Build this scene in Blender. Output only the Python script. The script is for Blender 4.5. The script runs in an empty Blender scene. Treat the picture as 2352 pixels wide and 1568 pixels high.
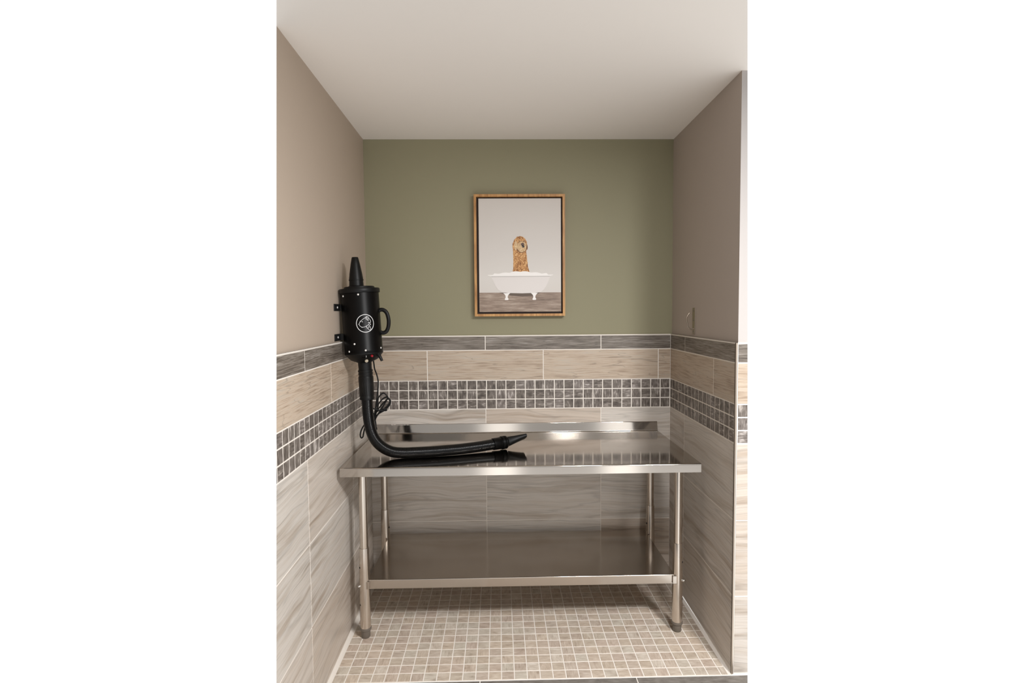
import bpy, bmesh, math, random
from mathutils import Vector, Matrix
random.seed(7)
S = bpy.context.scene
COL = S.collection

# ------------------------------------------------------------------ camera
CAM = Vector((-0.0307, -2.9437, 1.4302))
YAW, PITCH, ROLL, FPX = 0.0225, -0.0538, -0.0074, 1285.7
fw = Vector((math.sin(YAW)*math.cos(PITCH), math.cos(YAW)*math.cos(PITCH), math.sin(PITCH)))
rt = fw.cross(Vector((0, 0, 1))).normalized()
up = rt.cross(fw)
rt2 = math.cos(ROLL)*rt + math.sin(ROLL)*up
up2 = -math.sin(ROLL)*rt + math.cos(ROLL)*up
cd = bpy.data.cameras.new('camera')
cam = bpy.data.objects.new('camera', cd)
COL.objects.link(cam)
cd.sensor_fit = 'HORIZONTAL'
cd.sensor_width = 36.0
cd.lens = 36.0*FPX/2352.0
cd.clip_start = 0.02
m = Matrix.Identity(4)
for i in range(3):
    m[i][0], m[i][1], m[i][2], m[i][3] = rt2[i], up2[i], -fw[i], CAM[i]
cam.matrix_world = m
S.camera = cam

# ------------------------------------------------------------------ view
S.view_settings.view_transform = 'Standard'
S.view_settings.look = 'None'
S.view_settings.gamma = 1
S.view_settings.use_curve_mapping = False
S.view_settings.exposure = 0.07

# ------------------------------------------------------------------ world: plain white backdrop added where no room is built,
# a dimmer, warmer room glow from the side the camera stands on
W = bpy.data.worlds.new('world')
S.world = W
W.use_nodes = True
nt = W.node_tree
nt.nodes.clear()
wo = nt.nodes.new('ShaderNodeOutputWorld')
bg = nt.nodes.new('ShaderNodeBackground')
tc = nt.nodes.new('ShaderNodeTexCoord')
sx = nt.nodes.new('ShaderNodeSeparateXYZ')


def wramp(src, stops):
    mr = nt.nodes.new('ShaderNodeMapRange')
    mr.inputs['From Min'].default_value = -1
    mr.inputs['From Max'].default_value = 1
    rp = nt.nodes.new('ShaderNodeValToRGB')
    nt.links.new(src, mr.inputs['Value'])
    nt.links.new(mr.outputs[0], rp.inputs[0])
    el = rp.color_ramp.elements
    while len(el) > 1:
        el.remove(el[0])
    el[0].position, el[0].color = (stops[0][0]+1)/2, stops[0][1]
    for p_, c_ in stops[1:]:
        q = el.new((p_+1)/2)
        q.color = c_
    return rp.outputs[0]


def wmix(f, a, b, mode):
    x = nt.nodes.new('ShaderNodeMix')
    x.data_type = 'RGBA'
    x.blend_type = mode
    for i, v in ((0, f), (6, a), (7, b)):
        if isinstance(v, (int, float, tuple)):
            x.inputs[i].default_value = v
        else:
            nt.links.new(v, x.inputs[i])
    return x.outputs[2]


nt.links.new(tc.outputs['Generated'], sx.inputs[0])
vert = wramp(sx.outputs['Z'], [(-1, (1.2, 1.19, 1.18, 1)), (-.5, (1.65, 1.64, 1.63, 1)), (-.30, (1.10, 1.09, 1.08, 1)), (-.20, (.68, .67, .66, 1)), (-.05, (.90, .89, .88, 1)), (.10, (.90, .895, .89, 1)), (.20, (.62, .615, .61, 1)), (.32, (.60, .595, .59, 1)), (.55, (.42, .415, .41, 1)), (1, (.34, .335, .33, 1))])
side = wramp(sx.outputs['X'], [(-.9, (.12, .12, .12, 1)), (-.45, (.25, .25, .25, 1)), (-.12, (.85, .85, .85, 1)), (.3, (1.0, 1.0, 1.0, 1)), (.8, (.72, .72, .72, 1))])
back = wmix(1.0, vert, side, 'MULTIPLY')
# two tall bright stripes added behind the camera to put glints in the steel
K0, K1 = (0, 0, 0, 1), (1, 1, 1, 1)
stripes = wramp(sx.outputs['X'], [(-.042, K0), (-.018, K1), (.018, K1), (.042, K0), (.165, K0), (.19, K1), (.225, K1), (.245, K0)])
wv = wramp(sx.outputs['Z'], [(-.42, K0), (-.36, K1), (.30, K1), (.36, K0)])
wy = wramp(sx.outputs['Y'], [(-.2, K1), (0, K0)])
stripes = wmix(1.0, wmix(1.0, stripes, wv, 'MULTIPLY'), wy, 'MULTIPLY')
back = wmix(1.0, back, wmix(1.0, stripes, (1.25, 1.24, 1.22, 1), 'MULTIPLY'), 'ADD')
mask = wramp(sx.outputs['Y'], [(.42, (0, 0, 0, 1)), (.58, (1, 1, 1, 1))])
nt.links.new(wmix(mask, back, (1.0, 1.0, 1.0, 1), 'MIX'), bg.inputs[0])
nt.links.new(bg.outputs[0], wo.inputs[0])
bg.inputs[1].default_value = 1.06


# ------------------------------------------------------------------ room lamps (flush ceiling lights over the aisle)
def lamp(name, loc, size, power, color=(1.0, 0.93, 0.84), aim=None):
    ld = bpy.data.lights.new(name, 'AREA')
    ld.shape = 'DISK'
    ld.size = size
    ld.energy = power
    ld.color = color
    o = bpy.data.objects.new(name, ld)
    COL.objects.link(o)
    o.location = loc
    if aim is not None:
        o.rotation_euler = (Vector(aim)-Vector(loc)).to_track_quat('-Z', 'Y').to_euler()
    return o


lamp('ceiling_lamp', (0.62, -2.30, 2.28), 0.28, 31, (1.0, .995, .995))
lamp('ceiling_lamp', (1.25, -2.60, 2.28), 0.34, 84, (1.0, .995, .995))

# ================================================================== helpers
def srgb(r, g, b):
    def c(v):
        v /= 255.0
        return v/12.92 if v <= 0.04045 else ((v+0.055)/1.055)**2.4
    return (c(r), c(g), c(b), 1)


class N:
    """tiny node graph builder"""
    def __init__(s, name):
        s.m = bpy.data.materials.new(name)
        s.m.use_nodes = True
        s.t = s.m.node_tree
        s.p = s.t.nodes['Principled BSDF']

    def n(s, kind, ins=None, **kw):
        nd = s.t.nodes.new('ShaderNode'+kind)
        for a, b in kw.items():
            setattr(nd, a, b)
        for a, b in (ins or {}).items():
            s.set(nd.inputs[a], b)
        return nd

    def set(s, sock, val):
        if hasattr(val, 'is_output') or isinstance(val, bpy.types.NodeSocket):
            s.t.links.new(val, sock)
        else:
            sock.default_value = val

    def P(s, **kw):
        for a, b in kw.items():
            s.set(s.p.inputs[a.replace('_', ' ')], b)

    def uv(s, sx_, sy_, sz_=1.0):
        t = s.n('TexCoord')
        return s.n('Mapping', {'Vector': t.outputs['UV'], 'Scale': (sx_, sy_, sz_)}).outputs[0]

    def obj(s, a, b, c):
        t = s.n('TexCoord')
        return s.n('Mapping', {'Vector': t.outputs['Object'], 'Scale': (a, b, c)}).outputs[0]

    def noise(s, vec, scale=1, detail=4, rough=.5, dist=0):
        return s.n('TexNoise', {'Vector': vec, 'Scale': scale, 'Detail': detail, 'Roughness': rough, 'Distortion': dist}).outputs[0]

    def ramp(s, fac, stops):
        r = s.n('ValToRGB', {'Fac': fac})
        el = r.color_ramp.elements
        while len(el) > 1:
            el.remove(el[0])
        el[0].position, el[0].color = stops[0]
        for p_, c_ in stops[1:]:
            q = el.new(p_)
            q.color = c_
        return r.outputs[0]

    def mix(s, f, a, b, mode='MIX'):
        x = s.n('Mix', data_type='RGBA', blend_type=mode)
        s.set(x.inputs[0], f)
        s.set(x.inputs[6], a)
        s.set(x.inputs[7], b)
        return x.outputs[2]

    def math(s, op, a, b=0.5):
        x = s.n('Math', operation=op)
        s.set(x.inputs[0], a)
        s.set(x.inputs[1], b)
        return x.outputs[0]

    def bump(s, h, strength=.2, dist=.002):
        b = s.n('Bump', {'Height': h, 'Strength': strength, 'Distance': dist})
        s.set(s.p.inputs['Normal'], b.outputs[0])

    def rnd(s):
        return s.n('NewGeometry').outputs['Random Per Island']


def g(v):
    return (v, v, v, 1)


def paint(name, col, rough=.6):
    k = N(name)
    a = k.noise(k.obj(1, 1, 1), 140, 3)
    b = k.noise(k.obj(1, 1, 1), 2.2, 3)
    c = k.mix(k.math('MULTIPLY', b, .22), col, tuple(x*.86 for x in col[:3])+(1,))
    k.P(Base_Color=c, Roughness=rough, Specular_IOR_Level=.3)
    k.bump(a, .12, .0015)
    return k.m


def simple(name, col, rough=.5, metal=0.0, **kw):
    k = N(name)
    k.P(Base_Color=col, Roughness=rough, Metallic=metal, **kw)
    return k.m


M = {}
M['olive'] = paint('olive_paint', srgb(144, 139, 113))
M['beige'] = paint('beige_paint', srgb(186, 170, 154))
M['greige'] = paint('greige_paint', srgb(186, 174, 165))
M['white_paint'] = paint('pale_paint', srgb(184, 178, 174))
M['ceiling'] = paint('ceiling_paint', srgb(244, 238, 231), .8)
M['grout'] = paint('cream_grout', srgb(238, 231, 222), .8)


def stone():
    k = N('stone_tile')
    v = k.uv(1, 1)
    # large soft warp, long horizontal sediment streaks
    warp = k.noise(k.uv(2.2, 5), 1.0, 2)
    vv = k.n('VectorMath', {0: v}, operation='ADD')
    comb = k.n('CombineXYZ', {'Y': k.math('MULTIPLY', warp, .085)})
    k.set(vv.inputs[1], comb.outputs[0])
    mp = k.n('Mapping', {'Vector': vv.outputs[0], 'Scale': (1.2, 22, 1)}).outputs[0]
    n1 = k.noise(mp, 1.0, 6, .62)
    mp2 = k.n('Mapping', {'Vector': vv.outputs[0], 'Scale': (2.6, 170, 1)}).outputs[0]
    n2 = k.noise(mp2, 1.0, 4, .6)
    c1 = k.ramp(n1, [(.24, srgb(156, 138, 121)), (.40, srgb(190, 180, 169)), (.50, srgb(210, 204, 197)), (.62, srgb(200, 191, 181)), (.80, srgb(226, 220, 213))])
    thin = k.ramp(n2, [(.30, g(.62)), (.44, g(.90)), (.6, g(1)), (.8, g(1.0))])
    c = k.mix(.75, c1, thin, 'MULTIPLY')
    vein = k.ramp(k.noise(k.n('Mapping', {'Vector': vv.outputs[0], 'Scale': (.8, 9, 1), 'Location': (5, 3, 0)}).outputs[0], 1.0, 3, .5),
                  [(.478, g(1)), (.5, g(.70)), (.515, g(1))])
    c = k.mix(.6, c, vein, 'MULTIPLY')
    t = k.ramp(k.rnd(), [(0, srgb(236, 224, 212)), (.3, srgb(250, 242, 234)), (.5, srgb(252, 249, 246)), (1, srgb(255, 254, 252))])
    c = k.mix(.8, c, t, 'MULTIPLY')
    k.P(Base_Color=c, Roughness=.34, Specular_IOR_Level=.5)
    k.bump(n2, .08, .001)
    return k.m


M['stone'] = stone()


def wood_tile(name, stops, sc=1.0, crack=.5):
    k = N(name)
    warp = k.noise(k.uv(3*sc, 9*sc), 1.0, 2)
    v = k.uv(1, 1)
    vv = k.n('VectorMath', {0: v}, operation='ADD')
    comb = k.n('CombineXYZ', {'Y': k.math('MULTIPLY', warp, .014)})
    k.set(vv.inputs[1], comb.outputs[0])
    mp = k.n('Mapping', {'Vector': vv.outputs[0], 'Scale': (7*sc, 190*sc, 1)}).outputs[0]
    fine = k.noise(mp, 1.0, 5, .65)
    mp = k.n('Mapping', {'Vector': vv.outputs[0], 'Scale': (2.5*sc, 22*sc, 1)}).outputs[0]
    big = k.noise(mp, 1.0, 3, .6)
    f = k.math('ADD', k.math('MULTIPLY', fine, .70), k.math('MULTIPLY', big, .30))
    c = k.ramp(f, stops)
    mp = k.n('Mapping', {'Vector': vv.outputs[0], 'Scale': (2.2*sc, 22*sc, 1), 'Location': (3, 8, 0)}).outputs[0]
    cr = k.ramp(k.noise(mp, 1.0, 2, .5), [(.488, g(1)), (.5, g(.45)), (.508, g(1))])
    c = k.mix(crack, c, cr, 'MULTIPLY')
    t = k.ramp(k.rnd(), [(0, g(.84)), (1, g(1))])
    c = k.mix(.9, c, t, 'MULTIPLY')
    k.P(Base_Color=c, Roughness=.42, Specular_IOR_Level=.45)
    k.bump(fine, .18, .0012)
    return k.m


M['wood'] = wood_tile('beige_wood_tile', [(.30, srgb(132, 112, 92)), (.43, srgb(176, 156, 136)), (.52, srgb(200, 182, 162)), (.62, srgb(190, 178, 163)), (.75, srgb(216, 207, 194))])
M['dark'] = wood_tile('weathered_wood_tile', [(.33, srgb(58, 51, 45)), (.43, srgb(98, 89, 80)), (.51, srgb(128, 119, 109)), (.58, srgb(146, 138, 130)), (.68, srgb(192, 186, 179))], 1.2, .5)


def mosaic(name, stops, rs, lo=.72, rough=.4):
    k = N(name)
    fine = k.noise(k.uv(30, 150), 1.0, 4, .6)
    mid = k.noise(k.uv(22, 40), 1.0, 3, .55, .6)
    f = k.math('ADD', k.math('MULTIPLY', fine, .55), k.math('MULTIPLY', mid, .45))
    c = k.ramp(f, stops)
    t = k.ramp(k.rnd(), rs)
    c = k.mix(.9, c, t, 'MULTIPLY')
    k.P(Base_Color=c, Roughness=rough, Specular_IOR_Level=.5)
    k.bump(fine, .2, .001)
    return k.m


M['mosaic'] = mosaic('grey_mosaic_tile', [(.32, srgb(62, 56, 52)), (.45, srgb(110, 103, 98)), (.54, srgb(136, 130, 125)), (.64, srgb(204, 199, 195))],
                     [(0, srgb(200, 192, 184)), (.5, srgb(228, 222, 216)), (1, srgb(255, 250, 248))])
M['floor_mosaic'] = mosaic('beige_mosaic_tile', [(.30, srgb(166, 153, 140)), (.45, srgb(201, 190, 178)), (.56, srgb(214, 205, 194)), (.72, srgb(232, 226, 218))],
                           [(0, srgb(226, 217, 210)), (.2, srgb(244, 235, 224)), (.4, srgb(232, 221, 214)), (.6, srgb(240, 239, 233)), (.8, srgb(230, 220, 208)), (1, srgb(252, 249, 244))], rough=.5)
M['floor_dark'] = mosaic('charcoal_floor_tile', [(.30, srgb(96, 90, 84)), (.5, srgb(126, 120, 113)), (.7, srgb(150, 144, 138))], [(0, g(.9)), (1, g(1))], rough=.5)


def steel(name, col, rough, aniso, streak=.08):
    k = N(name)
    st = k.noise(k.uv(2.5, 420), 1.0, 3, .6)
    big = k.noise(k.uv(3, 5), 1.0, 3, .5)
    r = k.math('ADD', rough*.75, k.math('MULTIPLY', big, rough*.5))
    c = k.mix(k.math('MULTIPLY', st, streak*2), col, tuple(x*.7 for x in col[:3])+(1,))
    tg = k.n('Tangent', direction_type='UV_MAP')
    k.P(Base_Color=c, Metallic=1.0, Roughness=r, Anisotropic=aniso, Anisotropic_Rotation=.25, Tangent=tg.outputs[0])
    k.bump(st, .03, .0004)
    return k.m


M['steel'] = steel('brushed_steel', srgb(184, 177, 169), .085, .3)
M['steel_dull'] = steel('dull_brushed_steel', srgb(190, 181, 171), .15, .3)
M['tube'] = simple('polished_steel_tube', srgb(212, 203, 193), .24, 1.0)
M['foot'] = simple('grey_foot_plastic', srgb(105, 97, 88), .45)
M['hole'] = simple('dark_opening', srgb(14, 12, 11), .8)
M['chrome'] = simple('chrome', srgb(225, 222, 218), .12, 1.0)
M['edge_strip'] = simple('satin_aluminium_strip', srgb(190, 178, 165), .35, 1.0)
M['edge_dark'] = simple('dark_joint_sealant', srgb(70, 58, 48), .7)
M['black_gloss'] = simple('black_enamel', srgb(8, 7, 7), .36, 0.0, Specular_IOR_Level=.14)
M['black_plastic'] = simple('black_plastic', srgb(12, 12, 12), .42, 0.0, Specular_IOR_Level=.25)
M['black_hose'] = simple('black_vinyl_hose', srgb(6, 6, 7), .2, 0.0, Specular_IOR_Level=.3)
M['bracket'] = simple('black_coated_bracket', srgb(34, 33, 32), .45, .3)
M['screw'] = simple('zinc_screw', srgb(235, 232, 228), .35, .3)
M['white_print'] = simple('white_print', srgb(240, 240, 240), .5)
M['red'] = simple('red_button', srgb(150, 14, 30), .3)
M['knob'] = simple('cream_knob', srgb(190, 178, 158), .4)


def oak():
    k = N('honey_oak')
    f = k.noise(k.obj(30, 30, 3), 3, 4, .6)
    c = k.ramp(f, [(.3, srgb(150, 102, 52)), (.5, srgb(182, 132, 76)), (.7, srgb(202, 156, 96))])
    k.P(Base_Color=c, Roughness=.45)
    return k.m


M['oak'] = oak()
M['frame_dark'] = simple('dark_shadow_gap', srgb(38, 24, 16), .7)


# ------------------------------------------------------------------ mesh helpers
def link(name, bm, mats, parent=None, smooth=False, autosmooth=None):
    me = bpy.data.meshes.new(name)
    bm.normal_update()
    bm.to_mesh(me)
    bm.free()
    for x in (mats if isinstance(mats, (list, tuple)) else [mats]):
        me.materials.append(M[x] if isinstance(x, str) else x)
    o = bpy.data.objects.new(name, me)
    COL.objects.link(o)
    if smooth:
        for p_ in me.polygons:
            p_.use_smooth = True
    if autosmooth:
        for p_ in me.polygons:
            p_.use_smooth = True
        bm2 = bmesh.new()
        bm2.from_mesh(me)
        for ed in bm2.edges:
            if len(ed.link_faces) == 2 and ed.calc_face_angle(0) > math.radians(autosmooth):
                ed.smooth = False
        bm2.to_mesh(me)
        bm2.free()
    if parent is not None:
        o.parent = parent
        o.matrix_parent_inverse = Matrix.Translation(-parent.location) if parent.rotation_euler == Matrix.Identity(3).to_euler() else parent.matrix_world.inverted()
    return o


def thing(name, label, cat, loc, group=None):
    o = bpy.data.objects.new(name, None)
    COL.objects.link(o)
    o.location = loc
    o['label'] = label
    o['category'] = cat
    if group:
        o['group'] = group
    return o


def part(name, bm, mats, parent, **kw):
    """meshes are written in world coordinates; the child keeps its place under an un-rotated parent"""
    off = parent.location.copy()
    if parent.parent is not None:
        off = off+parent.parent.location
    bmesh.ops.translate(bm, verts=bm.verts, vec=-off)
    o = link(name, bm, mats, None, **kw)
    o.parent = parent
    return o


def box(bm, x0, x1, y0, y1, z0, z1, mat=0, bev=0.0, seg=2):
    r = bmesh.ops.create_cube(bm, size=1)
    vs = r['verts']
    for v in vs:
        v.co = Vector(((x0+x1)/2+v.co.x*(x1-x0), (y0+y1)/2+v.co.y*(y1-y0), (z0+z1)/2+v.co.z*(z1-z0)))
    fs = set(f for v in vs for f in v.link_faces)
    for f in fs:
        f.material_index = mat
    if bev > 0:
        es = list(set(ed for v in vs for ed in v.link_edges))
        bmesh.ops.bevel(bm, geom=es, offset=bev, segments=seg, affect='EDGES', profile=.5)
    return vs


def frame_of(d):
    d = d.normalized()
    a = Vector((0, 0, 1)) if abs(d.z) < .9 else Vector((1, 0, 0))
    x = d.cross(a).normalized()
    return x, d.cross(x).normalized()


def catmull(pts, n):
    pts = [Vector(p_) for p_ in pts]
    P = [2*pts[0]-pts[1]]+pts+[2*pts[-1]-pts[-2]]
    out = []
    for i in range(1, len(P)-2):
        for j in range(n):
            t = j/n
            a, b, c, d = P[i-1], P[i], P[i+1], P[i+2]
            out.append(.5*((2*b)+(-a+c)*t+(2*a-5*b+4*c-d)*t*t+(-a+3*b-3*c+d)*t**3))
    out.append(pts[-1].copy())
    return out


def resample(path, step):
    out = [path[0].copy()]
    acc = 0.0
    for a, b in zip(path[:-1], path[1:]):
        L = (b-a).length
        if L < 1e-9:
            continue
        t = step-acc
        while t <= L:
            out.append(a.lerp(b, t/L))
            t += step
        acc = L-(t-step)
    out.append(path[-1].copy())
    return out


def sweep(bm, path, rad, seg=16, mat=0, cap=True, squash=None):
    """tube along a path with parallel-transport frames; rad is a number or f(i, n)"""
    n = len(path)
    rings = []
    t0 = (path[1]-path[0]).normalized()
    x, y = frame_of(t0)
    prev = t0
    for i in range(n):
        t = (path[min(i+1, n-1)]-path[max(i-1, 0)]).normalized()
        q = prev.rotation_difference(t)
        x = (q @ x).normalized()
        x = (x-t*x.dot(t)).normalized()
        y = t.cross(x).normalized()
        prev = t
        r = rad(i, n) if callable(rad) else rad
        ra, rb = (r if isinstance(r, tuple) else (r, r))
        rings.append([bm.verts.new(path[i]+x*math.cos(2*math.pi*k_/seg)*ra+y*math.sin(2*math.pi*k_/seg)*rb) for k_ in range(seg)])
    for a, b in zip(rings[:-1], rings[1:]):
        for k_ in range(seg):
            f = bm.faces.new((a[k_], a[(k_+1) % seg], b[(k_+1) % seg], b[k_]))
            f.material_index = mat
            f.smooth = True
    if cap:
        for rg in (rings[0][::-1], rings[-1]):
            f = bm.faces.new(rg)
            f.material_index = mat
    return rings


def lathe(bm, prof, base, axis, seg=40, mat=0):
    """prof: list of (r, h) along axis from base"""
    x, y = frame_of(axis)
    ax = axis.normalized()
    rings = []
    for r, h in prof:
        rings.append([bm.verts.new(base+ax*h+(x*math.cos(2*math.pi*i/seg)+y*math.sin(2*math.pi*i/seg))*max(r, 1e-5)) for i in range(seg)])
    for a, b in zip(rings[:-1], rings[1:]):
        for i in range(seg):
            f = bm.faces.new((a[i], a[(i+1) % seg], b[(i+1) % seg], b[i]))
            f.material_index = mat
    bm.faces.new(rings[0][::-1]).material_index = mat
    bm.faces.new(rings[-1]).material_index = mat
    bmesh.ops.recalc_face_normals(bm, faces=bm.faces)


# ------------------------------------------------------------------ extent of the modelled room
# only the slice of the alcove that the photograph shows is modelled: the shell ends at the two sides of its field of view
def side_plane(px):
    d = fw*FPX+rt2*(px-1176)
    return d.cross(up2).normalized()


PL_L, PL_R = side_plane(635), side_plane(1717)


def crop(bm):
    for pn, keep_pos in ((PL_L, True), (PL_R, False)):
        # plane normal n = d x up points to the right of the sight line
        geom = list(bm.verts)+list(bm.edges)+list(bm.faces)
        bmesh.ops.bisect_plane(bm, geom=geom, dist=1e-6, plane_co=CAM, plane_no=pn, clear_inner=keep_pos, clear_outer=not keep_pos)


def struct(name, bm, mats, parent=None, cropit=True):
    if cropit:
        crop(bm)
    o = link(name, bm, mats)
    if parent is None:
        o['kind'] = 'structure'
    else:
        o.parent = parent
    return o


# ------------------------------------------------------------------ tiled surfaces
class Surf:
    """tile cladding on a plane: U along, V up, Wn out of the wall; tile faces lie at w = 0"""
    def __init__(s, O, U, V, Wn):
        s.O, s.U, s.V, s.W = Vector(O), Vector(U), Vector(V), Vector(Wn)
        s.bm = bmesh.new()
        s.uvl = s.bm.loops.layers.uv.new('UVMap')

    def pt(s, u, v, w):
        return s.O+s.U*u+s.V*v+s.W*w

    def quad(s, ps, uvs, mat):
        f = s.bm.faces.new([s.bm.verts.new(s.pt(*p_)) for p_ in ps])
        f.material_index = mat
        for lp, q in zip(f.loops, uvs):
            lp[s.uvl].uv = q
        return f

    def grout(s, u0, u1, v0, v1, mat=0, w=-.0009):
        s.quad([(u0, v0, w), (u1, v0, w), (u1, v1, w), (u0, v1, w)], [(u0, v0), (u1, v0), (u1, v1), (u0, v1)], mat)

    def tile(s, u0, u1, v0, v1, mat, gap=.004, bev=.0012, depth=.003, rot=False):
        h = gap/2
        u0, u1, v0, v1 = u0+h, u1-h, v0+h, v1-h
        if u1-u0 < .004 or v1-v0 < .004:
            return
        ou, ov = random.uniform(0, 50), random.uniform(0, 50)
        rings = []
        for ins, w in ((0, -depth), (0, -bev*.8), (bev, 0)):
            rings.append([((u0+ins, v0+ins, w)), ((u1-ins, v0+ins, w)), ((u1-ins, v1-ins, w)), ((u0+ins, v1-ins, w))])
        V_ = [[s.bm.verts.new(s.pt(*p_)) for p_ in r] for r in rings]

        def uvof(p_):
            return (ou+p_[1], ov+p_[0]) if rot else (ou+p_[0], ov+p_[1])
        for a in range(2):
            for i in range(4):
                j = (i+1) % 4
                f = s.bm.faces.new((V_[a][i], V_[a][j], V_[a+1][j], V_[a+1][i]))
                f.material_index = mat
                for lp, q in zip(f.loops, (rings[a][i], rings[a][j], rings[a+1][j], rings[a+1][i])):
                    lp[s.uvl].uv = uvof(q)
        f = s.bm.faces.new(V_[2])
        f.material_index = mat
        for lp, q in zip(f.loops, rings[2]):
            lp[s.uvl].uv = uvof(q)

    def row(s, cuts, v0, v1, mat, **kw):
        for a, b in zip(cuts[:-1], cuts[1:]):
            s.tile(a, b, v0, v1, mat, **kw)


Z4, Z4B, Z3, Z2, Z1, ZT = .3134, .6144, .9154, 1.0678, 1.2270, 1.3010
ZC = 2.3209
MT = ['grout', 'dark', 'wood', 'mosaic', 'stone', 'edge_dark']


def between(a, b, base, step):
    k_ = math.ceil((a-base)/step+1e-6)
    c = [a]
    while base+k_*step < b-1e-6:
        c.append(base+k_*step)
        k_ += 1
    c.append(b)
    return c


def clad(sf, a, b, jt, jw, jb_, mb, mstep):
    sf.grout(a, b, 0, ZT+.004)
    sf.row(between(a, b, jt, .6115), Z1, ZT, 1)
    sf.row(between(a, b, jw, .6115), Z2, Z1, 2)
    for r in range(3):
        h = (Z2-Z3)/3
        for u0, u1 in zip(*(lambda c: (c[:-1], c[1:]))(between(a, b, mb, mstep))):
            sf.tile(u0, u1, Z3+h*r, Z3+h*(r+1), 3, gap=.0046, rot=random.random() < .5)
    for v0, v1 in ((0.004, Z4), (Z4, Z4B), (Z4B, Z3)):
        sf.row(between(a, b, jb_, .6115), v0, v1, 4, gap=.0034)


# tile planes (the side walls are very slightly out of square, as in the photograph)
XL, XR, YF = -.7143, .8765, -.836
# --- back wall
bm = bmesh.new()
box(bm, XL-.15, XR+.30, .011, .11, 0, ZC)
wall_back = struct('wall_back', bm, 'olive')
sf = Surf((0, 0, 0), (1, 0, 0), (0, 0, 1), (0, -1, 0))
clad(sf, XL-.004, XR+.001, -.1054, -.1054-.3058, -.1054, -.1011, .05135)
box(sf.bm, XL-.004, XR, -.0005, .0108, ZT+.0005, ZT+.0030)
struct('tile_cladding', sf.bm, MT, wall_back)

# --- left wall
sk = .009
Ul = Vector((sk, -1, 0)).normalized()
Wl = Vector((1, sk, 0)).normalized()
bm = bmesh.new()
LEN = 1.75
o0 = Vector((XL, .0, 0))
fr = [o0-Wl*.011, o0-Wl*.011+Ul*LEN, o0-Wl*.11+Ul*LEN, o0-Wl*.11]
fr[0] = fr[0]-Ul*.011
fr[3] = fr[3]-Ul*.011
lo = [bm.verts.new(p_) for p_ in fr]
hi = [bm.verts.new(p_+Vector((0, 0, ZC))) for p_ in fr]
for i in range(4):
    bm.faces.new((lo[i], lo[(i+1) % 4], hi[(i+1) % 4], hi[i]))
bm.faces.new(hi)
bm.faces.new(lo[::-1])
bmesh.ops.recalc_face_normals(bm, faces=bm.faces)
wall_left = struct('wall_left', bm, 'beige')
sf = Surf(o0, Ul, (0, 0, 1), Wl)
clad(sf, 0.0, LEN, .383, .688, .383, .358, .0504)
vs = [sf.pt(u, v, w) for w in (-.0105, .0003) for (u, v) in ((0, ZT+.0005), (LEN, ZT+.0005), (LEN, ZT+.0030), (0, ZT+.0030))]
vv = [sf.bm.verts.new(p_) for p_ in vs]
for q in ((4, 5, 6, 7), (3, 7, 6, 2), (0, 1, 5, 4)):
    sf.bm.faces.new([vv[i] for i in q]).material_index = 5 if q[0] == 3 else 0
struct('tile_cladding', sf.bm, MT, wall_left)

# --- right wall: the partition that ends in a tiled corner
skr = .0058
Ur = Vector((-skr, -1, 0)).normalized()
Wr = Vector((-1, skr, 0)).normalized()
o1 = Vector((XR, 0, 0))
LR = .836
bm = bmesh.new()
pA = o1-Wr*.011-Ur*.011
pB = o1-Wr*.011+Ur*(LR-.011)
fr = [pA, Vector((XR+.4, .011, 0)), Vector((XR+.4, pB.y, 0)), pB]
lo = [bm.verts.new(Vector((p_.x, p_.y, 0))) for p_ in fr]
hi = [bm.verts.new(Vector((p_.x, p_.y, ZC))) for p_ in fr]
for i in range(4):
    f = bm.faces.new((lo[i], lo[(i+1) % 4], hi[(i+1) % 4], hi[i]))
    f.material_index = 1 if i == 2 else 0
bm.faces.new(hi)
bm.faces.new(lo[::-1])
bmesh.ops.recalc_face_normals(bm, faces=bm.faces)
wall_right = struct('wall_right', bm, ['greige', 'white_paint'])
sf = Surf(o1, Ur, (0, 0, 1), Wr)
clad(sf, 0.0, LR-.004, .233, .607, .234, .085-.0492, .0492)
vs = [sf.pt(u, v, w) for w in (-.0105, .0003) for (u, v) in ((0, ZT+.0005), (LR, ZT+.0005), (LR, ZT+.0030), (0, ZT+.0030))]
vv = [sf.bm.verts.new(p_) for p_ in vs]
for q in ((7, 6, 5, 4), (2, 6, 7, 3), (4, 5, 1, 0)):
    sf.bm.faces.new([vv[i] for i in q]).material_index = 5 if q[0] == 2 else 0
struct('tile_cladding', sf.bm, MT, wall_right)
# front face of the partition
xc = (o1+Ur*LR).x
sf = Surf((xc, YF, 0), (1, 0, 0), (0, 0, 1), (0, -1, 0))
clad(sf, 0.006, .30, .30, .25, .45, .0585, .0508)
box(sf.bm, 0+xc, xc+.3, YF-.0005, YF+.011, ZT+.0005, ZT+.0030)
struct('tile_cladding', sf.bm, MT, wall_right)
bm = bmesh.new()
box(bm, xc-.0012, xc+.0050, YF-.0012, YF+.004, .001, ZT+.0030)
struct('corner_trim', bm, 'edge_strip', wall_right)
bm = bmesh.new()
box(bm, xc-.0016, xc+.0028, YF+.0040, YF+.0075, .001, ZT+.003)
struct('corner_joint', bm, 'edge_dark', wall_right)

# --- ceiling
bm = bmesh.new()
box(bm, -1.2, 1.6, -2.9, .11, ZC, ZC+.06)
struct('ceiling', bm, 'ceiling')

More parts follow.
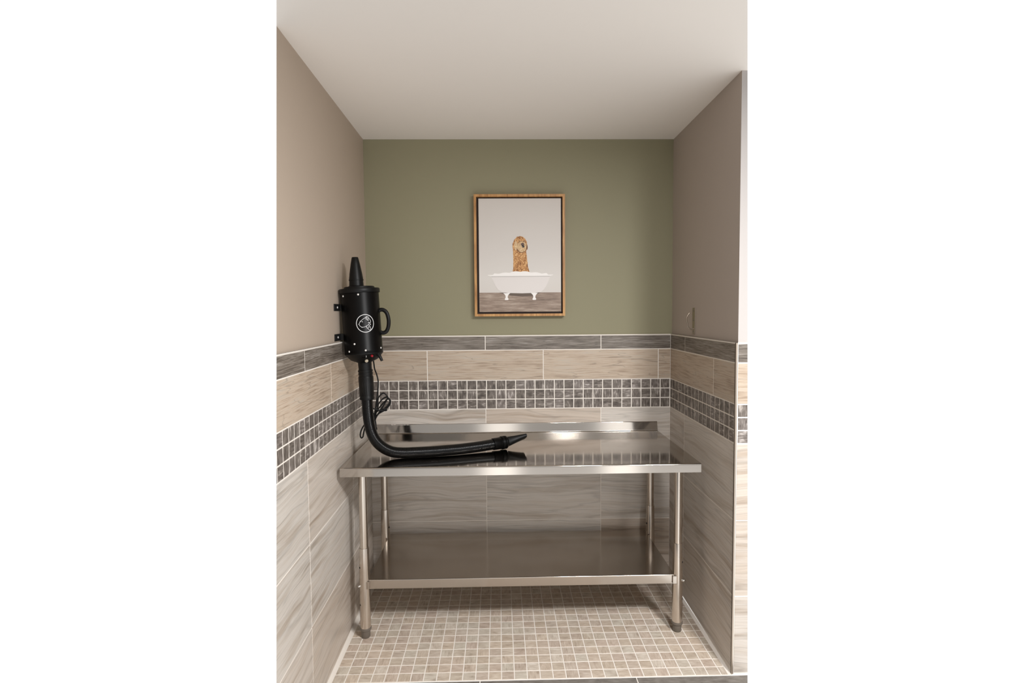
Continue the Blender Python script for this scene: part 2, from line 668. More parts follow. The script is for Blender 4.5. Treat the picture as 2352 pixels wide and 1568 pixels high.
# --- floor: beige mosaic in the alcove, charcoal strip in front, then unseen pale stone added to brighten the shelf lip
sf = Surf((0, 0, 0), (1, 0, 0), (0, 1, 0), (0, 0, 1))
sf.grout(XL, XR-.002, YF-.006, 0)
FX, FY, FP = -.0333, -.28, .0508
cx_ = between(XL+.022, XR-.018, FX, FP)
cy_ = between(YF-.003, -.006, FY, FP)
for a, b in zip(cx_[:-1], cx_[1:]):
    for c, d in zip(cy_[:-1], cy_[1:]):
        sf.tile(a, b, c, d, 1, gap=.0036, rot=random.random() < .35)
sf.grout(XL+.006, 1.2, -1.8, YF-.006, w=-.0018)
for a, b in zip(*(lambda c: (c[:-1], c[1:]))(between(XL+.01, 1.2, -.117, .6096))):
    sf.tile(a, b, YF-.006-.0762, YF-.006, 2)
for q in range(3):
    for a, b in zip(*(lambda c: (c[:-1], c[1:]))(between(XL+.01, 1.2, -.117, .6096))):
        sf.tile(a, b, YF-.0822-.3048*(q+1), YF-.0822-.3048*q, 3)
struct('floor', sf.bm, ['grout', 'floor_mosaic', 'floor_dark', 'stone'])

# ================================================================== steel work table
TX0, TX1, TYF, TYB, TH = -.691, .806, -.662, -.014, .792
table = thing('work_table', 'long stainless steel work table with undershelf standing against the tiled back wall', 'table', ((TX0+TX1)/2, -.33, 0))


def prof_extrude(prof, x0, x1, n=1, close=False):
    bm = bmesh.new()
    uvl = bm.loops.layers.uv.new('UVMap')
    L = [0]
    for a, b in zip(prof[:-1], prof[1:]):
        L.append(L[-1]+math.hypot(b[0]-a[0], b[1]-a[1]))
    cols = []
    for i in range(n+1):
        x = x0+(x1-x0)*i/n
        cols.append([bm.verts.new((x, p_[0], p_[1])) for p_ in prof])
    for i in range(n):
        for j in range(len(prof)-1):
            f = bm.faces.new((cols[i][j], cols[i+1][j], cols[i+1][j+1], cols[i][j+1]))
            us = (x0+(x1-x0)*i/n, x0+(x1-x0)*(i+1)/n)
            for lp, q in zip(f.loops, ((us[0], L[j]), (us[1], L[j]), (us[1], L[j+1]), (us[0], L[j+1]))):
                lp[uvl].uv = q
    return bm, uvl, cols


def arc(cy, cz, r, a0, a1, n):
    return [(cy+r*math.cos(math.radians(a0+(a1-a0)*i/n)), cz+r*math.sin(math.radians(a0+(a1-a0)*i/n))) for i in range(n+1)]


# top: riser - fold - flat - rounded raised front edge - apron - return
RZ = TH+.0475
prof = [(TYB+.0135, RZ-.004), (TYB+.0133, RZ-.0002), (TYB+.013, RZ), (TYB+.0105, RZ)]+arc(TYB+.0105, RZ-.0025, .0025, 90, 168, 4)
prof += [(TYB+.0076, RZ-.0045), (TYB-.0012, TH+.006), (TYB-.0016, TH+.004)]+arc(TYB-.0056, TH+.004, .004, -12, -90, 4)
prof += [(TYB-.008, TH), (-.3, TH), (TYF+.03, TH), (TYF+.008, TH)]+arc(TYF+.006, TH-.006, .006, 90, 180, 8)+[(TYF, TH-.008), (TYF, TH-.034), (TYF, TH-.037), (TYF+.002, TH-.037), (TYF+.018, TH-.037)]
bm, uvl, cols = prof_extrude(prof, TX0, TX1, 8)
# side aprons
for xs, s_ in ((TX0, 1), (TX1, -1)):
    pts = [(TYB, TH), (TYF+.006, TH)]+arc(TYF+.006, TH-.006, .006, 90, 180, 8)[1:]+[(TYF, TH-.037), (TYB, TH-.037)]
    f = bm.faces.new([bm.verts.new((xs, a, b)) for a, b in pts])
    for lp in f.loops:
        lp[uvl].uv = (lp.vert.co.y, lp.vert.co.z)
    r0 = [(TYB-.002, TH), (TYB+.0078, RZ-.002), (TYB+.013, RZ-.001), (TYB+.013, TH)]
    f = bm.faces.new([bm.verts.new((xs, a, b)) for a, b in r0])
    for lp in f.loops:
        lp[uvl].uv = (lp.vert.co.y, lp.vert.co.z)
bmesh.ops.remove_doubles(bm, verts=bm.verts, dist=.0004)
# closed underside
f = bm.faces.new([bm.verts.new(p_) for p_ in ((TX0, TYF+.018, TH-.030), (TX1, TYF+.018, TH-.030), (TX1, TYB, TH-.030), (TX0, TYB, TH-.030))])
for lp in f.loops:
    lp[uvl].uv = (lp.vert.co.x, lp.vert.co.y)
tt = part('tabletop', bm, 'steel', table, autosmooth=28)

# undershelf
LXA, LXB, LYF, LYB = -.631, .752, -.530, -.078
SH = .262
prof = [(-.030, SH-.036), (-.030, SH-.002), (-.032, SH), (-.035, SH), (-.3, SH), (LYF-.004, SH), (LYF-.0075, SH)]+arc(LYF-.008, SH-.003, .003, 90, 180, 5)+[(LYF-.011, SH-.005), (LYF-.011, SH-.038), (LYF-.011, SH-.040), (LYF+.004, SH-.041)]
bm, uvl, cols = prof_extrude(prof, LXA+.016, LXB-.017, 4)
for xs in (LXA+.016, LXB-.017):
    f = bm.faces.new([bm.verts.new((xs, a, b)) for a, b in ((-.030, SH-.0005), (LYF-.010, SH-.0005), (LYF-.010, SH-.039), (-.030, SH-.036))])
    for lp in f.loops:
        lp[uvl].uv = (lp.vert.co.y, lp.vert.co.z)
f = bm.faces.new([bm.verts.new(p_) for p_ in ((LXA+.016, LYF-.006, SH-.034), (LXB-.017, LYF-.006, SH-.034), (LXB-.017, -.032, SH-.034), (LXA+.016, -.032, SH-.034))])
for lp in f.loops:
    lp[uvl].uv = (lp.vert.co.x, lp.vert.co.y)
part('undershelf', bm, 'steel_dull', table, autosmooth=28)


def make_leg(x, y, outer, tilt, zj):
    """telescoping tube: slim upper tube, wider lower sleeve with adjusting holes, foot"""
    bm = bmesh.new()
    base = Vector((x, y, 0))
    prof = [(.0190, .045), (.0232, .046), (.0232, .05), (.0222, .30), (.0206, zj-.003), (.0200, zj), (.0178, zj+.0008), (.0180, TH-.034)]
    lathe(bm, prof, base, Vector((0, 0, 1)), 32)
    leg = part('leg', bm, 'tube', table, autosmooth=35)
    bm = bmesh.new()
    lathe(bm, [(.0165, 0), (.0190, .004), (.0200, .034), (.0246, .036), (.0250, .040), (.0246, .046)], base, Vector((0, 0, 1)), 28)
    part('leveling_foot', bm, 'foot', leg, autosmooth=35)
    ang = math.radians(outer)
    d = Vector((math.cos(ang), math.sin(ang), 0))
    for hz in (.318, .151):
        bm = bmesh.new()
        lathe(bm, [(.0042, -.002), (.0042, .0006)], base+d*.0222+Vector((0, 0, hz)), d, 14)
        part('adjusting_hole', bm, 'hole', leg)
    bm = bmesh.new()
    p_ = base+d*.0205+Vector((0, 0, .236))
    lathe(bm, [(.0065, 0), (.0065, .003), (.0048, .0032), (.0048, .008), (.0035, .0105)], p_, d, 16)
    part('bolt', bm, 'chrome', leg, autosmooth=40)
    bm = bmesh.new()
    sgn = 1 if x < 0 else -1
    box(bm, x+sgn*.008, x+sgn*.0235, y-.020, y+.020, SH-.038, SH-.004, bev=.002)
    part('shelf_clamp', bm, 'steel_dull', leg)
    return leg


make_leg(LXA, LYF, 215, 0, .4027)
make_leg(LXB, LYF, -35, 0, .4024)
make_leg(LXA, LYB, -20, 0, .4112)
make_leg(LXB, LYB, 200, 0, .4129)

# ================================================================== framed print
pic = thing('framed_picture', 'oak-framed print of a shaggy golden dog in a white clawfoot bathtub on the olive wall', 'picture', (.079, .011, 1.722))
FX0, FX1, FZ0, FZ1, FYF, FYB = -.157, .3135, 1.405, 2.032, -.030, .0105
bm = bmesh.new()


def frame_ring(bm, x0, x1, z0, z1, t, y0, y1, mat=0):
    """mitred four-sided moulding"""
    o_ = [(x0, z0), (x1, z0), (x1, z1), (x0, z1)]
    i_ = [(x0+t, z0+t), (x1-t, z0+t), (x1-t, z1-t), (x0+t, z1-t)]
    for k_ in range(4):
        j = (k_+1) % 4
        q = [o_[k_], o_[j], i_[j], i_[k_]]
        a = [bm.verts.new((p_[0], y0, p_[1])) for p_ in q]
        b = [bm.verts.new((p_[0], y1, p_[1])) for p_ in q]
        for f in (a, b[::-1], [a[1], a[0], b[0], b[1]], [a[3], a[2], b[2], b[3]]):
            ff = bm.faces.new(f)
            ff.material_index = mat


frame_ring(bm, FX0, FX1, FZ0, FZ1, .0125, FYF, FYB)
bmesh.ops.recalc_face_normals(bm, faces=bm.faces)
part('frame', bm, 'oak', pic)
bm = bmesh.new()
frame_ring(bm, FX0+.0123, FX1-.0123, FZ0+.0123, FZ1-.0123, .014, -.008, FYB)
bmesh.ops.recalc_face_normals(bm, faces=bm.faces)
part('shadow_gap', bm, 'frame_dark', pic)
CX0, CX1, CZ0, CZ1, CY = -.1335, .2935, 1.4275, 2.0125, -.0195
k = N('canvas_print')
t_ = k.n('TexCoord')
s_ = k.n('SeparateXYZ', {0: t_.outputs['Generated']})
c = k.ramp(s_.outputs['Z'], [(.0, srgb(203, 196, 189)), (.30, srgb(214, 209, 203)), (.55, srgb(208, 202, 196)), (1.0, srgb(204, 197, 190))])
k.P(Base_Color=c, Roughness=.55)
bm = bmesh.new()
box(bm, CX0, CX1, CY, FYB, CZ0, CZ1, bev=.0015)
canvas = part('canvas', bm, k.m, pic)


def poly(name, pts, y, mats, parent=canvas, th=.0004):
    bm = bmesh.new()
    a = [bm.verts.new((x, y, z)) for x, z in pts]
    b = [bm.verts.new((x, y+th, z)) for x, z in pts]
    bm.faces.new(a)
    bm.faces.new(b[::-1])
    for i in range(len(pts)):
        j = (i+1) % len(pts)
        bm.faces.new((a[j], a[i], b[i], b[j]))
    bmesh.ops.recalc_face_normals(bm, faces=bm.faces)
    bmesh.ops.triangulate(bm, faces=[f for f in bm.faces if len(f.verts) > 4])
    off = parent.location+(parent.parent.location if parent.parent else Vector())
    bmesh.ops.translate(bm, verts=bm.verts, vec=-off)
    o = link(name, bm, mats)
    o.parent = parent
    return o


k = N('printed_floorboards')
f1 = k.noise(k.obj(14, 1, 150), 1, 4, .6)
f2 = k.noise(k.obj(5, 1, 45), 1, 2, .5)
c = k.ramp(k.math('ADD', k.math('MULTIPLY', f1, .6), k.math('MULTIPLY', f2, .4)), [(.3, srgb(100, 82, 70)), (.5, srgb(146, 127, 112)), (.68, srgb(186, 170, 155))])
k.P(Base_Color=c, Roughness=.55)
poly('printed_floor', [(CX0+.0002, CZ0+.0005), (CX1-.0002, CZ0+.0005), (CX1-.0002, 1.5275), (CX0+.0002, 1.5280)], CY-.0003, k.m)
M['print_shadow'] = simple('printed_dark_band', srgb(98, 84, 73), .6)
poly('printed_tub_shadow', [(.0, 1.520), (.03, 1.512), (.09, 1.507), (.14, 1.510), (.17, 1.520), (.19, 1.5270), (-.03, 1.5275)], CY-.0005, 'print_shadow')
M['print_tub'] = simple('printed_tub_white', srgb(222, 216, 212), .5)
M['print_rim'] = simple('printed_rim_white', srgb(240, 236, 232), .5)
M['print_line'] = simple('printed_rim_line', srgb(188, 182, 178), .5)
tub = [(-.072, 1.612), (-.062, 1.592), (-.050, 1.566), (-.036, 1.544), (-.015, 1.531), (.02, 1.5255), (.09, 1.5235), (.155, 1.5255), (.187, 1.530), (.203, 1.543), (.217, 1.564), (.229, 1.590), (.236, 1.612)]
poly('printed_tub', tub, CY-.0007, 'print_tub')
poly('printed_rim_line', [(-.074, 1.6125), (-.066, 1.6085), (.232, 1.6095), (.240, 1.6130)], CY-.0009, 'print_line')
foam = []
for i in range(41):
    t = i/40
    x = -.088+.340*t
    z = 1.6215+.006*math.sin(math.pi*t)+.0045*abs(math.sin(t*19))+(.007*math.exp(-((t-.5)/.20)**2))
    if t < .08 or t > .92:
        z = 1.6195
    foam.append((x, z))
poly('printed_tub_rim', [(-.088, 1.6165), (-.070, 1.6125), (.236, 1.6130), (.252, 1.6175)]+foam[::-1], CY-.0012, 'print_rim')
for cx0 in (.009, .153):
    leg_ = [(-.018, 1.5255), (-.012, 1.520), (-.006, 1.512), (-.005, 1.503), (-.010, 1.494), (-.008, 1.489), (.008, 1.489), (.010, 1.495), (.005, 1.503), (.007, 1.512), (.013, 1.520), (.019, 1.5255)]
    poly('printed_claw_foot', [(cx0+a, b) for a, b in leg_], CY-.0010, 'print_rim')
# the printed dog
k = N('printed_curly_fur')
a1 = k.noise(k.obj(1, 1, .42), 260, 5, .7, 1.6)
a2 = k.noise(k.obj(1, 1, .6), 90, 3, .6, 1.5)
c = k.ramp(k.math('ADD', k.math('MULTIPLY', a1, .55), k.math('MULTIPLY', a2, .45)), [(.38, srgb(84, 46, 22)), (.46, srgb(158, 104, 56)), (.53, srgb(206, 152, 92)), (.62, srgb(236, 200, 150))])
k.P(Base_Color=c, Roughness=.6)
random.seed(3)
dog = []
outl = [(.042, 1.630), (.044, 1.66), (.045, 1.70), (.044, 1.735), (.041, 1.765), (.043, 1.785), (.052, 1.803), (.064, 1.814), (.080, 1.819), (.096, 1.815), (.108, 1.805), (.115, 1.790), (.1185, 1.772), (.119, 1.756), (.112, 1.742), (.115, 1.715), (.119, 1.68), (.122, 1.655), (.129, 1.632)]
for a, b in zip(outl, outl[1:]+outl[:1]):
    n_ = max(1, int(math.hypot(b[0]-a[0], b[1]-a[1])/.004))
    for i in range(n_):
        t = i/n_
        dog.append((a[0]+(b[0]-a[0])*t+random.uniform(-.0014, .0014), a[1]+(b[1]-a[1])*t+random.uniform(-.0014, .0014)))
poly('printed_dog', dog, CY-.0010, k.m)


def blob(cx0, cz0, rx, rz, n=26, j=0.0):
    return [(cx0+rx*math.cos(2*math.pi*i/n)*(1+random.uniform(-j, j)), cz0+rz*math.sin(2*math.pi*i/n)*(1+random.uniform(-j, j))) for i in range(n)]


k2 = N('printed_pale_fur')
b1 = k2.noise(k2.obj(1, 1, .7), 220, 5, .7, 1.5)
k2.P(Base_Color=k2.ramp(b1, [(.36, srgb(140, 98, 62)), (.46, srgb(196, 158, 112)), (.56, srgb(226, 198, 156))]), Roughness=.6)
M['fur_pale'] = k2.m
M['fur_dark'] = simple('printed_fur_dark', srgb(112, 74, 44), .6)
M['fur_light'] = simple('printed_fur_light', srgb(216, 186, 146), .6)
M['fur_mid'] = simple('printed_fur_mid', srgb(178, 134, 88), .6)
M['nose'] = simple('printed_nose', srgb(88, 66, 56), .5)
M['mouth'] = simple('printed_mouth', srgb(28, 20, 20), .5)
poly('printed_ear', blob(.0585, 1.770, .0085, .024, 22, .10), CY-.0016, 'fur_pale')
poly('printed_muzzle_shade', blob(.0885, 1.763, .0275, .0300, 30, .04), CY-.0015, 'fur_dark')
poly('printed_muzzle', blob(.0895, 1.764, .0250, .0275, 30, .05), CY-.0018, 'fur_pale')
poly('printed_ear', blob(.1165, 1.761, .0035, .012, 18, .05), CY-.0019, 'fur_dark')
poly('printed_nose', blob(.0935, 1.777, .0088, .0075, 18), CY-.0021, 'nose')
poly('printed_mouth', blob(.0955, 1.7655, .0080, .0062, 18), CY-.0021, 'mouth')
poly('printed_tongue', blob(.090, 1.7635, .0035, .0022, 12), CY-.0024, 'fur_light')
poly('printed_eye', blob(.076, 1.793, .0026, .0022, 12), CY-.0021, 'mouth')
poly('printed_eye', blob(.103, 1.794, .0024, .0020, 12), CY-.0021, 'mouth')

# ================================================================== coat hook on the right wall
hk = thing('wall_hook', 'small satin steel hook on a narrow plate on the grey-brown painted right wall', 'hook', (XR+.008, -.333, 1.38))
bm = bmesh.new()
px_ = XR-.0019+.011
box(bm, px_-.004, px_+.0004, -.350, -.316, 1.318, 1.440, bev=.0012)
M['satin'] = simple('satin_steel', srgb(176, 164, 150), .36, 1.0)
part('mounting_plate', bm, 'satin', hk)
bm = bmesh.new()
path = catmull([(px_-.003, -.333, 1.342), (px_-.014, -.333, 1.3405), (px_-.024, -.333, 1.343), (px_-.030, -.333, 1.352), (px_-.0345, -.333, 1.372), (px_-.037, -.333, 1.389), (px_-.0345, -.333, 1.400), (px_-.029, -.333, 1.409), (px_-.023, -.333, 1.417)], 8)
sweep(bm, path, .0030, 12)
part('hook_wire', bm, 'satin', hk)
for zz in (1.428, 1.330, 1.382):
    bm = bmesh.new()
    lathe(bm, [(.0045, 0), (.0042, .0012), (.002, .0022)], Vector((px_-.004, -.333, zz)), Vector((-1, 0, 0)), 14)
    part('screw', bm, 'foot', hk)

# ================================================================== pet grooming dryer
top = Vector((-.637, -.490, 1.532))
bot = Vector((-.6225, -.490, 1.258))
ax = (top-bot).normalized()
H = (top-bot).length
R_ = .0815
dry = thing('pet_dryer', 'black wall-mounted pet grooming dryer with ribbed hose curling down onto the steel table', 'dryer', (-.63, -.49, 1.25))


def P3(h, ang=0.0, r=0.0):
    """point on the dryer: height along the axis, angle 0 = towards the camera, positive to the right"""
    e1 = Vector((0, -1, 0))
    e2 = ax.cross(e1).normalized()
    if e2.x < 0:
        e2 = -e2
    a = math.radians(ang)
    return bot+ax*h+(e1*math.cos(a)+e2*math.sin(a))*r


def nrm(ang):
    return (P3(0, ang, 1)-P3(0, ang, 0)).normalized()


bm = bmesh.new()
lathe(bm, [(R_-.002, -.004), (R_, 0), (R_, .012), (R_-.0008, .0135), (R_-.0008, H-.016), (R_-.002, H-.012)], bot, ax, 72)
body = part('body', bm, 'black_gloss', dry, autosmooth=35)
bm = bmesh.new()
lathe(bm, [(R_+.0035, H-.018), (R_+.0045, H-.016), (R_+.0045, H-.002), (R_+.0025, H+.001), (R_-.016, H+.001), (R_-.018, H+.009), (R_-.021, H+.010), (.03, H+.010)], bot, ax, 72)
part('top_cap', bm, 'black_plastic', dry, autosmooth=35)
bm = bmesh.new()
lathe(bm, [(.029, -.060), (.029, -.046), (.034, -.043), (.056, -.034), (.0735, -.016), (R_+.0005, -.006), (R_+.0005, -.002)], bot, ax, 60)
part('bottom_cap', bm, 'black_plastic', dry, autosmooth=35)
# blower cone on top
nb = P3(H+.008)+Vector((-.010, -.004, 0))
nax = Vector((-.035, 0, 1)).normalized()
bm = bmesh.new()
lathe(bm, [(.034, 0), (.0345, .004), (.0305, .006), (.0295, .028), (.0315, .0285), (.0315, .0320), (.0300, .0325), (.0265, .060), (.0195, .100), (.0138, .127), (.0126, .1285), (.0112, .1285), (.0110, .110)], nb, nax, 40)
part('cone_nozzle', bm, 'black_plastic', dry, autosmooth=35)
# handle, a closed D on the right side
bm = bmesh.new()
hy = -.490
hp = [(-.556, 1.436), (-.546, 1.4415), (-.533, 1.4395), (-.521, 1.428), (-.5145, 1.408), (-.5125, 1.388), (-.5150, 1.366), (-.522, 1.349), (-.533, 1.3415), (-.545, 1.3420), (-.554, 1.349)]
sweep(bm, catmull([(a, hy, b) for a, b in hp], 6), lambda i, n: (.0072, .0085), 16)
box(bm, -.566, -.5545, hy-.010, hy+.010, 1.338, 1.444, bev=.003)
part('handle', bm, 'black_plastic', dry, autosmooth=50)
# wall brackets
for hz, yb in ((1.452, -.592), (1.325, -.592)):
    bm = bmesh.new()
    xw = XL+.0053-.0108
    box(bm, xw, xw+.0035, yb, yb+.085, hz-.0145, hz+.0145, bev=.001)
    box(bm, xw, xw+.036, yb+.083, yb+.0865, hz-.0145, hz+.0145, bev=.001)
    br = part('wall_bracket', bm, 'bracket', dry)
    bm = bmesh.new()
    lathe(bm, [(.0048, 0), (.0046, .0015), (.003, .0026)], Vector((xw+.0035, yb+.042, hz)), Vector((1, 0, 0)), 16)
    part('bracket_bolt', bm, 'screw', br, autosmooth=40)
# casing screws
for h_, an in ((H-.030, -44), (H-.027, 9), (.027, -27), (.0085, -34), (.0105, 19), (.0145, 76), (.040, -13)):
    if (h_, an) == (.027, -27):
        continue
    bm = bmesh.new()
    lathe(bm, [(.0042, 0), (.0040, .0015), (.0022, .0030)], P3(h_, an, R_-.0008), nrm(an), 16)
    part('casing_screw', bm, 'screw', body, autosmooth=40)
# round emblem: ring with a stylised animal outline
LC_H, LC_A = .1245, 24.0


def on_body(u, v, lift=.0004):
    """u to the right, v up, metres, measured on the casing around the emblem centre"""
    return P3(LC_H+v, LC_A+math.degrees(u/R_), R_-.0008+lift)


def ribbon(bm, pts, w):
    for (a, b) in zip(pts[:-1], pts[1:]):
        d = Vector((b[0]-a[0], b[1]-a[1]))
        if d.length < 1e-7:
            continue
        n_ = Vector((-d.y, d.x)).normalized()*w/2
        e_ = d.normalized()*w*.3
        q = [(a[0]-e_.x+n_.x, a[1]-e_.y+n_.y), (a[0]-e_.x-n_.x, a[1]-e_.y-n_.y), (b[0]+e_.x-n_.x, b[1]+e_.y-n_.y), (b[0]+e_.x+n_.x, b[1]+e_.y+n_.y)]
        bm.faces.new([bm.verts.new(on_body(*p_)) for p_ in q])


def smooth2(pts, n=6):
    return [(p_.x, p_.y) for p_ in catmull([(a, b, 0) for a, b in pts], n)]


bm = bmesh.new()
RR = .0372
ribbon(bm, [(RR*math.cos(2*math.pi*i/72), RR*math.sin(2*math.pi*i/72)) for i in range(73)], .0022)


def zc(a, b):
    return ((a-528)/105*RR, (950-b)/110*RR)


for st in ([(548, 868), (520, 885), (490, 905), (465, 930), (455, 955), (460, 975), (485, 995), (515, 993), (545, 980), (570, 960)],
           [(535, 880), (545, 866), (562, 868), (572, 880), (566, 900), (548, 905), (538, 895), (535, 880)],
           [(572, 885), (585, 905), (595, 930), (585, 945), (568, 938), (560, 948)],
           [(570, 948), (582, 955), (592, 968), (582, 970)],
           [(540, 985), (538, 1003), (555, 1020), (572, 1036), (580, 1038)],
           [(566, 968), (580, 990), (590, 1015), (586, 1032), (580, 1038)],
           [(552, 1000), (560, 1012)], [(563, 985), (572, 1006)],
           [(470, 918), (480, 926)], [(490, 920), (497, 934)], [(452, 955), (446, 957)], [(487, 995), (484, 1001)]):
    ribbon(bm, smooth2([zc(*p_) for p_ in st]), .0013)
ribbon(bm, [zc(552+5*math.cos(t), 884+6*math.sin(t)) for t in (0, 1.05, 2.1, 3.14, 4.2, 5.25, 6.28)], .0012)
ribbon(bm, [zc(560, 914), zc(566, 916)], .0025)
bmesh.ops.recalc_face_normals(bm, faces=bm.faces)
part('emblem', bm, 'white_print', body)
# switch group under the rim
bm = bmesh.new()
sp = P3(-.006, 42, .066)
lathe(bm, [(.0052, 0), (.0052, .012), (.0035, .014)], P3(-.012, 38, .068), (nrm(38)-ax*.4).normalized(), 18)
part('red_button', bm, 'red', dry, autosmooth=40)
bm = bmesh.new()
lathe(bm, [(.010, 0), (.010, .004), (.0085, .005)], P3(-.013, 12, .070), (nrm(12)-ax*.6).normalized(), 24)
part('rocker_switch', bm, 'black_gloss', dry, autosmooth=40)
bm = bmesh.new()
d_ = (nrm(12)-ax*.6).normalized()
cc = P3(-.013, 12, .070)+d_*.0042
xx, yy = frame_of(d_)
ribs = []
pts_ = [cc+(xx*math.cos(t)+yy*math.sin(t))*.0102 for t in [math.radians(a_) for a_ in range(150, 271, 10)]]
sweep(bm, pts_, .0008, 8)
part('switch_bezel', bm, 'white_print', dry)
bm = bmesh.new()
lathe(bm, [(.0075, 0), (.0075, .008), (.006, .010)], P3(-.032, 22, .050), (nrm(22)-ax*.8).normalized(), 20)
part('fuse_cap', bm, 'knob', dry, autosmooth=40)
bm = bmesh.new()
q0 = P3(-.006, 62, .070)
sweep(bm, [q0, q0+Vector((.012, -.006, -.010)), q0+Vector((.021, -.008, -.026)), q0+Vector((.024, -.008, -.034))], lambda i, n: (.0085, .0075, .006, .0055)[i], 14)
part('cable_gland', bm, 'black_plastic', dry, autosmooth=50)
# neck, cuff, hose
nk = bot-ax*.046
bm = bmesh.new()
lathe(bm, [(.0285, 0), (.0285, .036), (.0315, .0365), (.0318, .044), (.0300, .0445), (.0300, .050), (.0315, .0505), (.0318, .055), (.0300, .0555), (.0300, .066), (.0305, .0665)], nk+ax*.004, -ax, 44)
part('outlet_neck', bm, 'black_plastic', dry, autosmooth=35)
c0 = nk-ax*.060
c1 = Vector((-.6135, -.490, 1.050))
cax = (c1-c0).normalized()
cl = (c1-c0).length
bm = bmesh.new()
lathe(bm, [(.0285, 0), (.0315, .001), (.0322, .004), (.0300, cl-.012), (.0308, cl-.010), (.0306, cl), (.0270, cl+.0005)], c0, cax, 44)
cuff = part('hose_cuff', bm, 'black_plastic', dry, autosmooth=35)
bm = bmesh.new()
for a_ in range(0, 360, 15):
    x_, y_ = frame_of(cax)
    d_ = x_*math.cos(math.radians(a_))+y_*math.sin(math.radians(a_))
    sweep(bm, [c0+cax*.008+d_*.0312, c0+cax*(cl-.016)+d_*.0296], .0011, 6)
part('grip_rib', bm, 'black_plastic', cuff)
HR = .0240
hose_pts = [c1+Vector((0, 0, .01)), (-.6115, -.491, 1.000), (-.6055, -.494, .945), (-.594, -.499, .902), (-.574, -.505, .867), (-.543, -.512, .840), (-.505, -.516, .8225), (-.460, -.515, TH+HR+.0005),
            (-.400, -.508, TH+HR), (-.339, -.498, TH+HR), (-.280, -.484, TH+HR+.0005), (-.216, -.466, TH+HR+.001), (-.160, -.444, TH+HR+.002), (-.112, -.424, TH+HR+.0035), (-.060, -.400, TH+HR+.006)]
hp_ = resample(catmull(hose_pts, 14), .00125)
bm = bmesh.new()
sweep(bm, hp_, lambda i, n: HR-.0004+.0006*math.sin(i*2*math.pi/4), 30)
part('ribbed_hose', bm, 'black_hose', dry, smooth=True)
e0 = hp_[-1]
eax = (hp_[-1]-hp_[-12]).normalized()
bm = bmesh.new()
lathe(bm, [(HR+.001, -.006), (HR+.003, -.005), (HR+.0035, .030), (HR+.0030, .031), (HR+.0030, .036), (HR+.0062, .037), (HR+.0066, .046), (HR+.0030, .048), (HR+.0030, .052), (HR+.0060, .053), (HR+.0060, .060), (HR+.001, .066), (.019, .068)], e0, eax, 44)
part('swivel_collar', bm, 'black_gloss', dry, autosmooth=35)
# flat fishtail nozzle
bm = bmesh.new()
path = [e0+eax*.060, e0+eax*.075, e0+eax*.10, e0+eax*.13, e0+eax*.160]
path = [p_+Vector((0, 0, .0)) for p_ in path]
x_, y_ = frame_of(eax)
rings = []
dims = [(.0225, .0225), (.0215, .0215), (.0225, .0175), (.0245, .0135), (.0265, .0095)]
lift = [0, .001, .004, .008, .011]
for p_, (a_, b_), l_ in zip(path, dims, lift):
    # fishtail stands close to upright: tall side seen from the front
    w_ = Vector((0, 0, 1))-eax*eax.z
    w_.normalize()
    h_ = eax.cross(w_).normalized()
    w2 = (w_*.50+h_*.866).normalized()
    h2 = eax.cross(w2).normalized()
    rings.append([bm.verts.new(p_+Vector((0, 0, l_))+w2*math.copysign(abs(math.cos(t))**.7, math.cos(t))*a_+h2*math.copysign(abs(math.sin(t))**.7, math.sin(t))*b_) for t in [2*math.pi*i/28 for i in range(28)]])
for a, b in zip(rings[:-1], rings[1:]):
    for i in range(28):
        bm.faces.new((a[i], a[(i+1) % 28], b[(i+1) % 28], b[i]))
bm.faces.new(rings[0][::-1])
inner = [bm.verts.new(v_.co+(sum((w.co for w in rings[-1]), Vector())/28-v_.co)*.14) for v_ in rings[-1]]
deep = [bm.verts.new(v_.co-eax*.01) for v_ in inner]
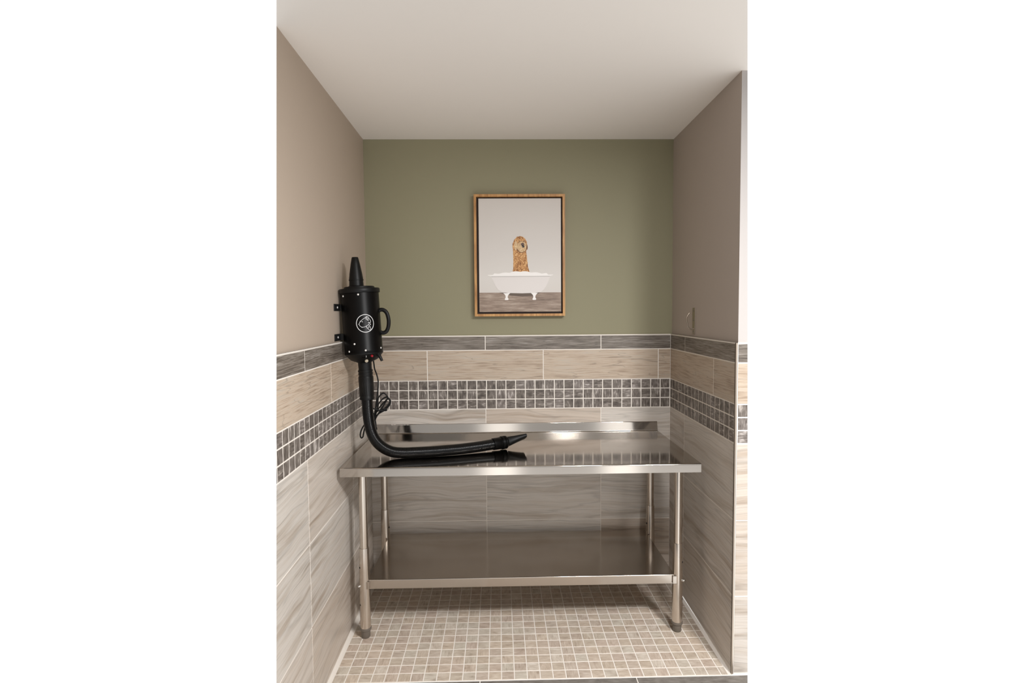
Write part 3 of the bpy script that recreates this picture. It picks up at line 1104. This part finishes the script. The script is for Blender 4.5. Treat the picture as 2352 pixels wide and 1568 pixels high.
for i in range(28):
    j = (i+1) % 28
    bm.faces.new((rings[-1][i], rings[-1][j], inner[j], inner[i]))
    bm.faces.new((inner[i], inner[j], deep[j], deep[i]))
bm.faces.new(deep)
bmesh.ops.recalc_face_normals(bm, faces=bm.faces)
part('flat_nozzle', bm, 'black_plastic', dry, autosmooth=40)
# power cord with a gathered coil
bm = bmesh.new()
yc = -.43
cp = [(-.590, -.470, 1.236), (-.590, -.450, 1.205), (-.589, -.440, 1.178), (-.583, yc, 1.153), (-.577, yc, 1.125), (-.577, yc, 1.098), (-.581, yc, 1.062), (-.586, yc, 1.030), (-.591, yc, 1.000), (-.600, yc, .958),
      (-.600, -.425, .950), (-.588, -.42, .985), (-.584, -.42, 1.020), (-.578, -.415, 1.048), (-.560, -.41, 1.064), (-.545, -.41, 1.055), (-.541, -.41, 1.040), (-.556, -.415, 1.012), (-.580, -.42, .975), (-.597, -.42, .955),
      (-.590, -.41, .990), (-.580, -.405, 1.018), (-.562, -.40, 1.038), (-.545, -.40, 1.045), (-.535, -.40, 1.036), (-.534, -.40, 1.020), (-.545, -.405, 1.003), (-.568, -.41, .982), (-.594, -.415, .962),
      (-.596, -.40, .975), (-.578, -.395, 1.000), (-.556, -.39, 1.024), (-.540, -.39, 1.036), (-.531, -.39, 1.026), (-.536, -.39, 1.006), (-.556, -.40, .985), (-.584, -.41, .968), (-.598, -.415, .940),
      (-.596, -.42, .925), (-.590, -.42, .905), (-.594, -.415, .900), (-.596, -.41, .930), (-.604, -.41, .962), (-.612, -.41, .99),
      (-.618, -.43, 1.018), (-.608, -.44, 1.006), (-.592, -.44, .997), (-.570, -.435, .990), (-.548, -.43, .988), (-.541, -.43, .991), (-.546, -.43, .996), (-.566, -.435, .994),
      (-.590, -.43, .980), (-.620, -.43, .950), (-.648, -.44, .915), (-.659, -.44, .885), (-.656, -.44, .868), (-.648, -.44, .872), (-.644, -.44, .890), (-.640, -.43, .915)]
sweep(bm, catmull(cp, 6), .0031, 10)
part('power_cord', bm, 'black_plastic', dry)
